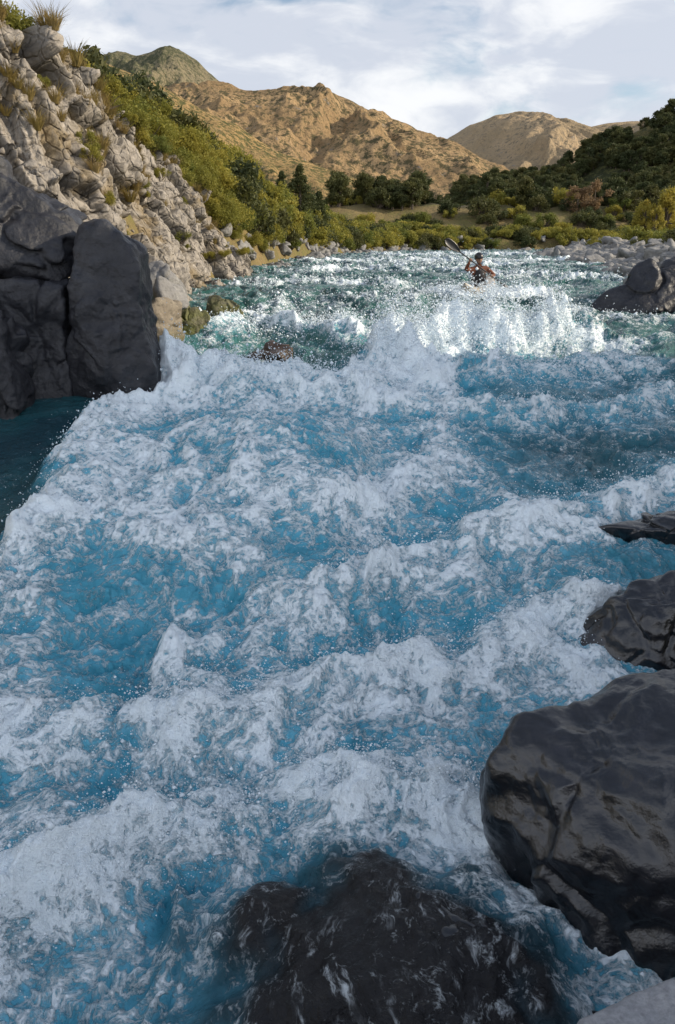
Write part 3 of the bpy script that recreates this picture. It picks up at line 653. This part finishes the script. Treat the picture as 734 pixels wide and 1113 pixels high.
def blade(nm,c,dirv,face):
    u=dirv.normalized();f=(face-u*face.dot(u)).normalized();s=u.cross(f)
    prof=[(0,.018),(.06,.05),(.14,.085),(.24,.10),(.34,.098),(.42,.08),(.46,.045),(.475,.012)]
    V=[];F=[];m=9
    for(l,w)in prof:
        for j in range(m):
            q=-1+2*j/(m-1);V.append(c+u*l+s*w*q+f*(.018*q*q+.05*(l/.47)**2))
    for i in range(len(prof)-1):
        for j in range(m-1):F.append((i*m+j,i*m+j+1,(i+1)*m+j+1,(i+1)*m+j))
    me=bpy.data.meshes.new(nm);me.from_pydata([tuple(v) for v in V],[],F);me.materials.append(M_pad)
    o=add(nm,me,pd);sd=o.modifiers.new('s','SOLIDIFY');sd.thickness=.009;me.polygons.foreach_set('use_smooth',[True]*len(F))
blade('upper_blade',A+ax*.27,-ax,Vector((.25,-1,.1)));blade('lower_blade',Bp-ax*.27,ax,Vector((.3,-.6,.7)))
ky=E('kayak');ky.location=(KX,KY,KZ-.05);ky.rotation_euler=(.05,-.05,-.42)
st=np.linspace(-1,1,44);k=20;V=[]
for s_ in st:
    w=.33*(1-abs(s_)**2.4)**.75+.012;rk=.20*abs(s_)**2.2+(.06*abs(s_)**6);hgt=.17*(1-.45*abs(s_)**2)
    for j in range(k):
        an=j/k*2*math.pi;cc=math.cos(an);s2=math.sin(an)
        V.append((w*abs(cc)**.75*np.sign(cc),s_*1.3,rk+hgt*(abs(s2)**.8*np.sign(s2))*(.75 if s2>0 else 1)))
V=np.array(V);F=[]
for i in range(len(st)-1):
    for j in range(k):F.append((i*k+j,i*k+(j+1)%k,(i+1)*k+(j+1)%k,(i+1)*k+j))
add('hull',mesh_np('hull',V,F,True,None,[M_kayak]),ky)
V,F=ICO[4];add('spray_deck',mesh_np('spray_deck',V*np.array([.24,.40,.07]),F,True,None,[M_pfd]),ky,(0,-.05,.13))
an=np.linspace(0,2*np.pi,41)[:-1];V=[];F=[]
for i,a_ in enumerate(an):
    for j in range(8):
        b_=j/8*2*math.pi;V.append(((.245+.014*math.cos(b_))*math.cos(a_),(.41+.014*math.cos(b_))*math.sin(a_)-.05,.135+.014*math.sin(b_)))
        F.append((i*8+j,((i+1)%40)*8+j,((i+1)%40)*8+(j+1)%8,i*8+(j+1)%8))
add('cockpit_rim',mesh_np('cockpit_rim',V,F,True,None,[M_pad]),ky)
# ------------------------------------------------------------ light, sky, camera
SE=math.radians(24);SR=math.radians(90)
S=Vector((math.sin(SR)*math.cos(SE),math.cos(SR)*math.cos(SE),math.sin(SE)))
ld=bpy.data.lights.new('sun','SUN');ld.energy=5.0;ld.angle=math.radians(.5);ld.color=(1,.86,.66)
so=bpy.data.objects.new('sun',ld);C.objects.link(so);so.rotation_euler=S.to_track_quat('Z','Y').to_euler();so.location=(50,10,40)
W=bpy.data.worlds.new('World');bpy.context.scene.world=W;W.use_nodes=True;nt=W.node_tree;nt.nodes.clear()
class WT(NT):
    def __init__(s): s.t=nt
w=WT()
sky=w.n('ShaderNodeTexSky',sky_type='NISHITA');sky.sun_disc=False;sky.sun_elevation=SE;sky.sun_rotation=SR
g=w.n('ShaderNodeTexCoord').outputs['Generated'];sx=w.n('ShaderNodeSeparateXYZ');w.l(g,sx.inputs[0])
mp=w.mapv(g,(1.5,1.5,4.2));wp=w.vadd(mp,w.noise(mp,1.5,3,col=True),.5)
c1=w.noise(wp,1.7,7,.55);c2=w.noise(wp,3.2,8,.55)
cm=w.mr(c1,.33,.44);low=w.mr(sx.outputs[2],.75,.35)
hi=w.mr(c1,.46,.60)
cov=w.math('MAXIMUM',w.math('MULTIPLY',cm,low),w.math('MULTIPLY',hi,.75))
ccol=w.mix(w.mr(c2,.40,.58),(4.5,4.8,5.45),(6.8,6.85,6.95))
rear=w.mr(sx.outputs[1],.35,-.3,1.0,1.8)  # clouds behind the viewer boosted as added fill for the shaded water
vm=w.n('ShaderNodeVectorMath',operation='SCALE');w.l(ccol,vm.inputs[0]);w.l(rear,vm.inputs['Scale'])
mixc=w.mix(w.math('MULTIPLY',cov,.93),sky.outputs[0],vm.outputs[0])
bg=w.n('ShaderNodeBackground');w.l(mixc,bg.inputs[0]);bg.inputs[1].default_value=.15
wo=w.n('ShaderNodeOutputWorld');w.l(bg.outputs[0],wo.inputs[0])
cd=bpy.data.cameras.new('camera');cam=bpy.data.objects.new('camera',cd);C.objects.link(cam)
cam.location=(0,0,3);cam.rotation_euler=(math.radians(69.9),0,0);cd.sensor_fit='VERTICAL';cd.sensor_height=36;cd.lens=26;cd.clip_end=20000;cd.clip_start=.05
sc=bpy.context.scene;sc.camera=cam;sc.view_settings.view_transform='Standard';sc.view_settings.look='None';sc.view_settings.exposure=0
